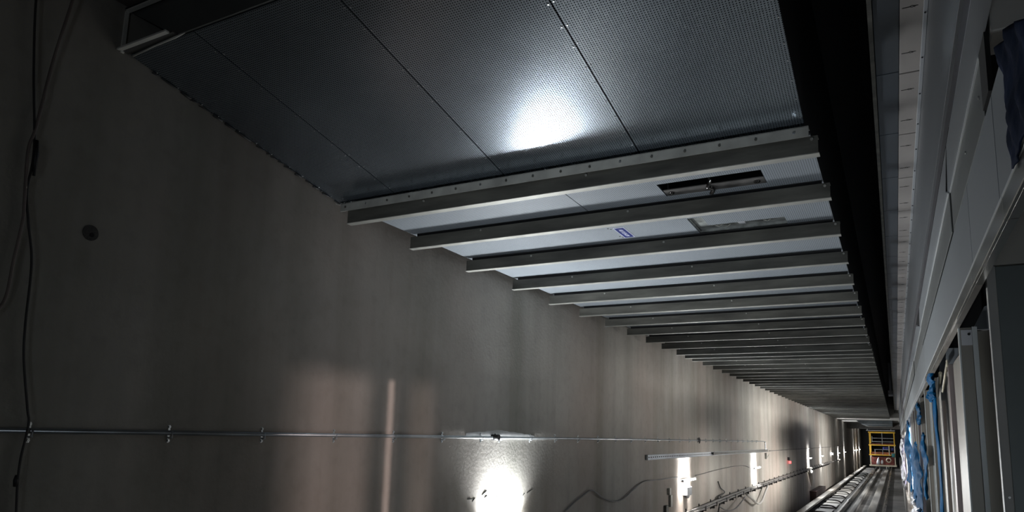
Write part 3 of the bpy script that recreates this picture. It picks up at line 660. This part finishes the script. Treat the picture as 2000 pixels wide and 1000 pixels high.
tag(obj('loose_loop', MB().tube(spline([(WX+.17, 16.4, -1.50), (WX+.19, 17.2, -1.66), (WX+.19, 18.2, -1.68), (WX+.18, 19.5, -1.50)], 8), .018, 8), CABLEG), 'thin dark cable drooping from the bracket run before the white loop', 'cable')
tag(obj('drop_cable', MB().tube(spline([(WX+.06, 17.0, -1.5), (WX+.05, 16.8, -1.8), (WX+.05, 16.6, -2.5)], 8), .022, 8), CABLE), 'dark cable dropping from the bracket run to the floor', 'cable')
tag(obj('wall_funnel', MB().tube([(WX+.12, 36.0, -1.42), (WX+.12, 36.3, -1.75), (WX+.12, 36.45, -2.1)], [.12, .10, .03], 10), mat('white_bag', (.55, .52, .46), .5)), 'white tapered bag hanging under the third tall light pool', 'bag')
# junction bits near lamp one
b = MB().box(WX, WX+.05, 12.93, 13.02, -1.05, -.93, bev=.005).box(WX, WX+.04, 13.03, 13.14, -1.27, -1.06, bev=.004)
tag(obj('wall_switch', b, GALVB), 'small pale switch box pair on the wall left of the first pool', 'switch box')
obj_ = tag(obj('wall_bracket', MB().box(WX, WX+.05, 12.70, 12.84, -1.40, -1.22, bev=.004), GALV), 'dull bracket plate low on the wall under the switch boxes', 'bracket')
tag(obj('wall_box', MB().box(WX, WX+.09, 14.0, 14.36, -1.13, -.97, bev=.008).tube([(WX+.045, 14.18, -1.13), (WX+.045, 14.18, -1.19)], [.06, .02], 10), mat('grey_box', (.30, .31, .32), .5)), 'grey box with cable gland in the first tall light pool', 'junction box')
tag(obj('cable_scrap', MB().tube(spline([(WX+.03, 17.0, -1.0), (WX+.04, 17.2, -1.15), (WX+.05, 17.6, -1.28), (WX+.06, 16.8, -1.35), (WX+.05, 17.9, -1.42)], 6), .014, 6), CABLE), 'tangle of dark wire on the wall above the bracket run', 'wire')

# ------------------------------------------------------------------ lamps
lampY = [6.72, 14.1, 21.9, 36.5, 42.7, 55.8, 62.5, 77.0, 82.0, 88.5]
ll = ['nearest batten lamp, at the bottom photo edge making the biggest pool', 'batten lamp of the first tall light pool, over the grey box', 'batten lamp above the white cable loop', 'batten lamp above the hanging white bag', 'batten lamp just before the dark wall joint', 'first batten lamp beyond the dark wall joint', 'second batten lamp beyond the dark wall joint', 'leftmost of the three farthest lamps', 'middle of the three farthest lamps', 'rightmost of the three farthest lamps']
ZL = -.83
def lamp(y, label):
    z = ZL if y > 8 else -.935; k0 = 1 if y > 8 else 2.0; kr = 1 if y > 8 else .78
    t = thing('batten_lamp', (WX+.10, y, z), label, 'lamp', 'batten lamps along the concrete wall')
    h = .46
    obj('body', MB().box(WX+.0, WX+.055, y-.3, y+.3, z-.02, z+.02, bev=.004), WHITEP, t)
    for s in (-1, 1): obj('end_cap', MB().box(WX+.07, WX+.122, y+s*(h+.01)-.006, y+s*(h+.01)+.006, z-.022, z+.022, bev=.003), WHITEP, t)
    obj('tube', MB().cyl((WX+.10, y-h, z), (WX+.10, y+h, z), .020, 10), TUBE, t)
    near = y < 30
    area('lamp_up', (WX+(.045 if y > 8 else .055), y, z+.026), (-.04 if y > 8 else 0, 0, 1), .8, .04, UP_W*(1 if y > 8 else 3.3)*(1 if near else 1.6), (.93, .97, 1), spread=75 if y > 8 else 120, parent=t)
    area('lamp_down', (WX+.06, y, z-.026), (-.06, 0, -1), .9, .05, DOWN_W*(1 if near else 1.6), spread=70, parent=t)
    area('lamp_room', (WX+.126, y, z), (1, 0, .0), .9, .06, ROOM_W*kr, (.93, .97, 1), spread=178, parent=t)
for y, s in zip(lampY, ll): lamp(y, s)
# lamp heads: red signal, far white dot
t = thing('signal_lamp', (WX+.1, 29.25, -.85), 'small signal lamp with red light on the far wall', 'signal lamp')
obj('housing', MB().box(WX, WX+.08, 29.25, 29.38, -.78, -.66, bev=.01), BLACKR, t)
obj('lens', MB().cyl((WX+.05, 29.3, -.85), (WX+.12, 29.3, -.85), .045, 12), REDL, t)
t = thing('signal_lamp', (WX+.1, 49.9, -.80), 'small white point lamp just before the dark wall joint', 'signal lamp')
obj('lens', MB().cyl((WX+.0, 49.9, -.80), (WX+.12, 49.9, -.80), .06, 12), FARL, t)

# ------------------------------------------------------------------ far tunnel
tag(obj('ceiling_duct', MB().prism([(-2.6, 1.60), (-.2, 1.60), (-.2, 1.36), (-2.3, 1.36)], 60, 66).prism([(-2.2, 1.35), (-.2, 1.35), (-.2, 1.28), (-2.0, 1.28)], 63, 68), mat('dark_duct', (.12, .14, .15), .4, .5)), 'dark grey duct hanging from the bright far ceiling', 'duct')
struct('trim_7', MB().box(WX+.02, .9, 68, 70, 1.15, 1.62), CONC2)
tag(obj('far_cable_tray', MB().box(-2.9, -.1, 88, 88.3, 1.25, 1.33).box(-2.8, -2.75, 88, 88.1, 1.3, 1.64).box(-.5, -.45, 88, 88.1, 1.3, 1.64), WHITEP), 'thin pale bar across the far ceiling above the yellow cart', 'bar')
tag(obj('dark_hoarding', MB().box(-3.6, -2.75, 93, 93.4, -2.86, 1.6), BLACK), 'dark blank hoarding left of the yellow work cart', 'hoarding')

# ------------------------------------------------------------------ yellow work cart
CY = 82.0; x0, x1 = -2.47, -.15
t = thing('work_cart', (-1.3, CY, -2.69), 'yellow framed rail work cart with stacked platforms standing on the track', 'work cart')
def bar(name, a, c, r, m_): return obj(name, MB().box(min(a[0], c[0])-r, max(a[0], c[0])+r, min(a[1], c[1])-r, max(a[1], c[1])+r, min(a[2], c[2])-r, max(a[2], c[2])+r), m_, t)
for y in (CY, CY+3):
    for x in (x0+.05, x1-.05):
        bar('corner_post', (x, y, -.28), (x, y, 1.02), .045, YEL); bar('corner_post', (x, y, -1.26), (x, y, -.3), .045, YEL if x < -1 else CREAM)
        bar('lower_post', (x, y, -2.3), (x, y, -1.3), .04, CREAM)
    for z in (1.02, -.27, -1.26): bar('cross_bar', (x0, y, z), (x1-(0 if z > -1 else .45), y, z), .06, YEL)
    bar('sill_bar', (x0, y, -2.33), (x1, y, -2.33), .07, CREAM)
for x in (x0+.05, x1-.05):
    for z in (1.02, -.27, -1.26, -2.33): bar('side_bar', (x, CY, z), (x, CY+3, z), .05, YEL if z > -2 else CREAM)
for z in (.42, .08): bar('guard_rail', (x0+.25, CY-.05, z), (x1-.1, CY-.05, z), .022, GREYT)
for z in (-.72,): bar('guard_rail', (x0+.45, CY-.05, z), (x1-.55, CY-.05, z), .022, GREYT)
bar('guard_post', (-1.28, CY-.05, -.2), (-1.28, CY-.05, 1.0), .022, GREYT)
bar('guard_post', (-1.28, CY-.05, -1.2), (-1.28, CY-.05, -.72), .022, GREYT)
bar('guard_post', (x0+.5, CY-.05, -1.2), (x0+.5, CY-.05, -.72), .022, GREYT)
bar('guard_post', (x1-.55, CY-.05, -1.25), (x1-.55, CY-.05, -.35), .035, CREAM)
bar('guard_post', (x0+.28, CY-.05, .05), (x0+.28, CY-.05, .6), .02, GREYT)
obj('upper_deck', MB().box(x0+.1, x1-.1, CY+.05, CY+2.9, -.22, -.08), MAROON, t)
obj('middle_deck', MB().box(x0+.1, x1-.1, CY+.05, CY+2.9, -1.2, -1.0), ORANGE, t)
obj('lower_boards', MB().box(x0+.12, x1-.12, CY+.2, CY+.3, -2.25, -1.45), MAROON, t)
for x in (-1.75, -.9): obj('wheel', MB().cyl((x-.05, CY+.3, -2.5), (x+.05, CY+.3, -2.5), .19, 16), BLACKR, t)
obj('tow_hitch', MB().box(-1.6, -1.05, CY-.3, CY, -2.66, -2.40), BLACKR, t)
tag(obj('blue_bundle', MB().box(-1.25, -.75, CY+.2, CY+.7, -.72, -.45, bev=.06), INDIGO), 'dark blue bundle on the middle platform of the cart', 'bundle')
tag(obj('blue_bundle', MB().box(-.55, -.28, CY+.2, CY+.6, -.78, -.50, bev=.05), INDIGO), 'smaller dark blue bundle at the right post of the cart', 'bundle')
tag(obj('teal_bag', MB().box(-.48, -.2, CY-.35, CY-.1, -1.45, -1.05, bev=.05), TEAL), 'teal bag hung on the right post of the cart', 'bag')
tag(obj('white_sack', MB().tube([(-1.75, CY-.2, -2.2), (-1.72, CY-.2, -1.95), (-1.7, CY-.2, -1.65), (-1.66, CY-.2, -1.5)], [.14, .16, .09, .03], 10), WHITEP), 'tall white sack at the cart front, left', 'sack')
tag(obj('white_sack', MB().tube([(-1.4, CY-.2, -2.15), (-1.38, CY-.2, -1.95), (-1.38, CY-.2, -1.75)], [.10, .13, .05], 10), WHITEP), 'small white sack at the middle of the cart front', 'sack')
tag(obj('cable_coil', MB().tube([(-.78+.20*math.cos(a*PI/10), CY-.2, -1.75+.2*math.sin(a*PI/10)) for a in range(21)], .05, 8), CREAM), 'round pale coil hung on the cart front, right', 'coil')
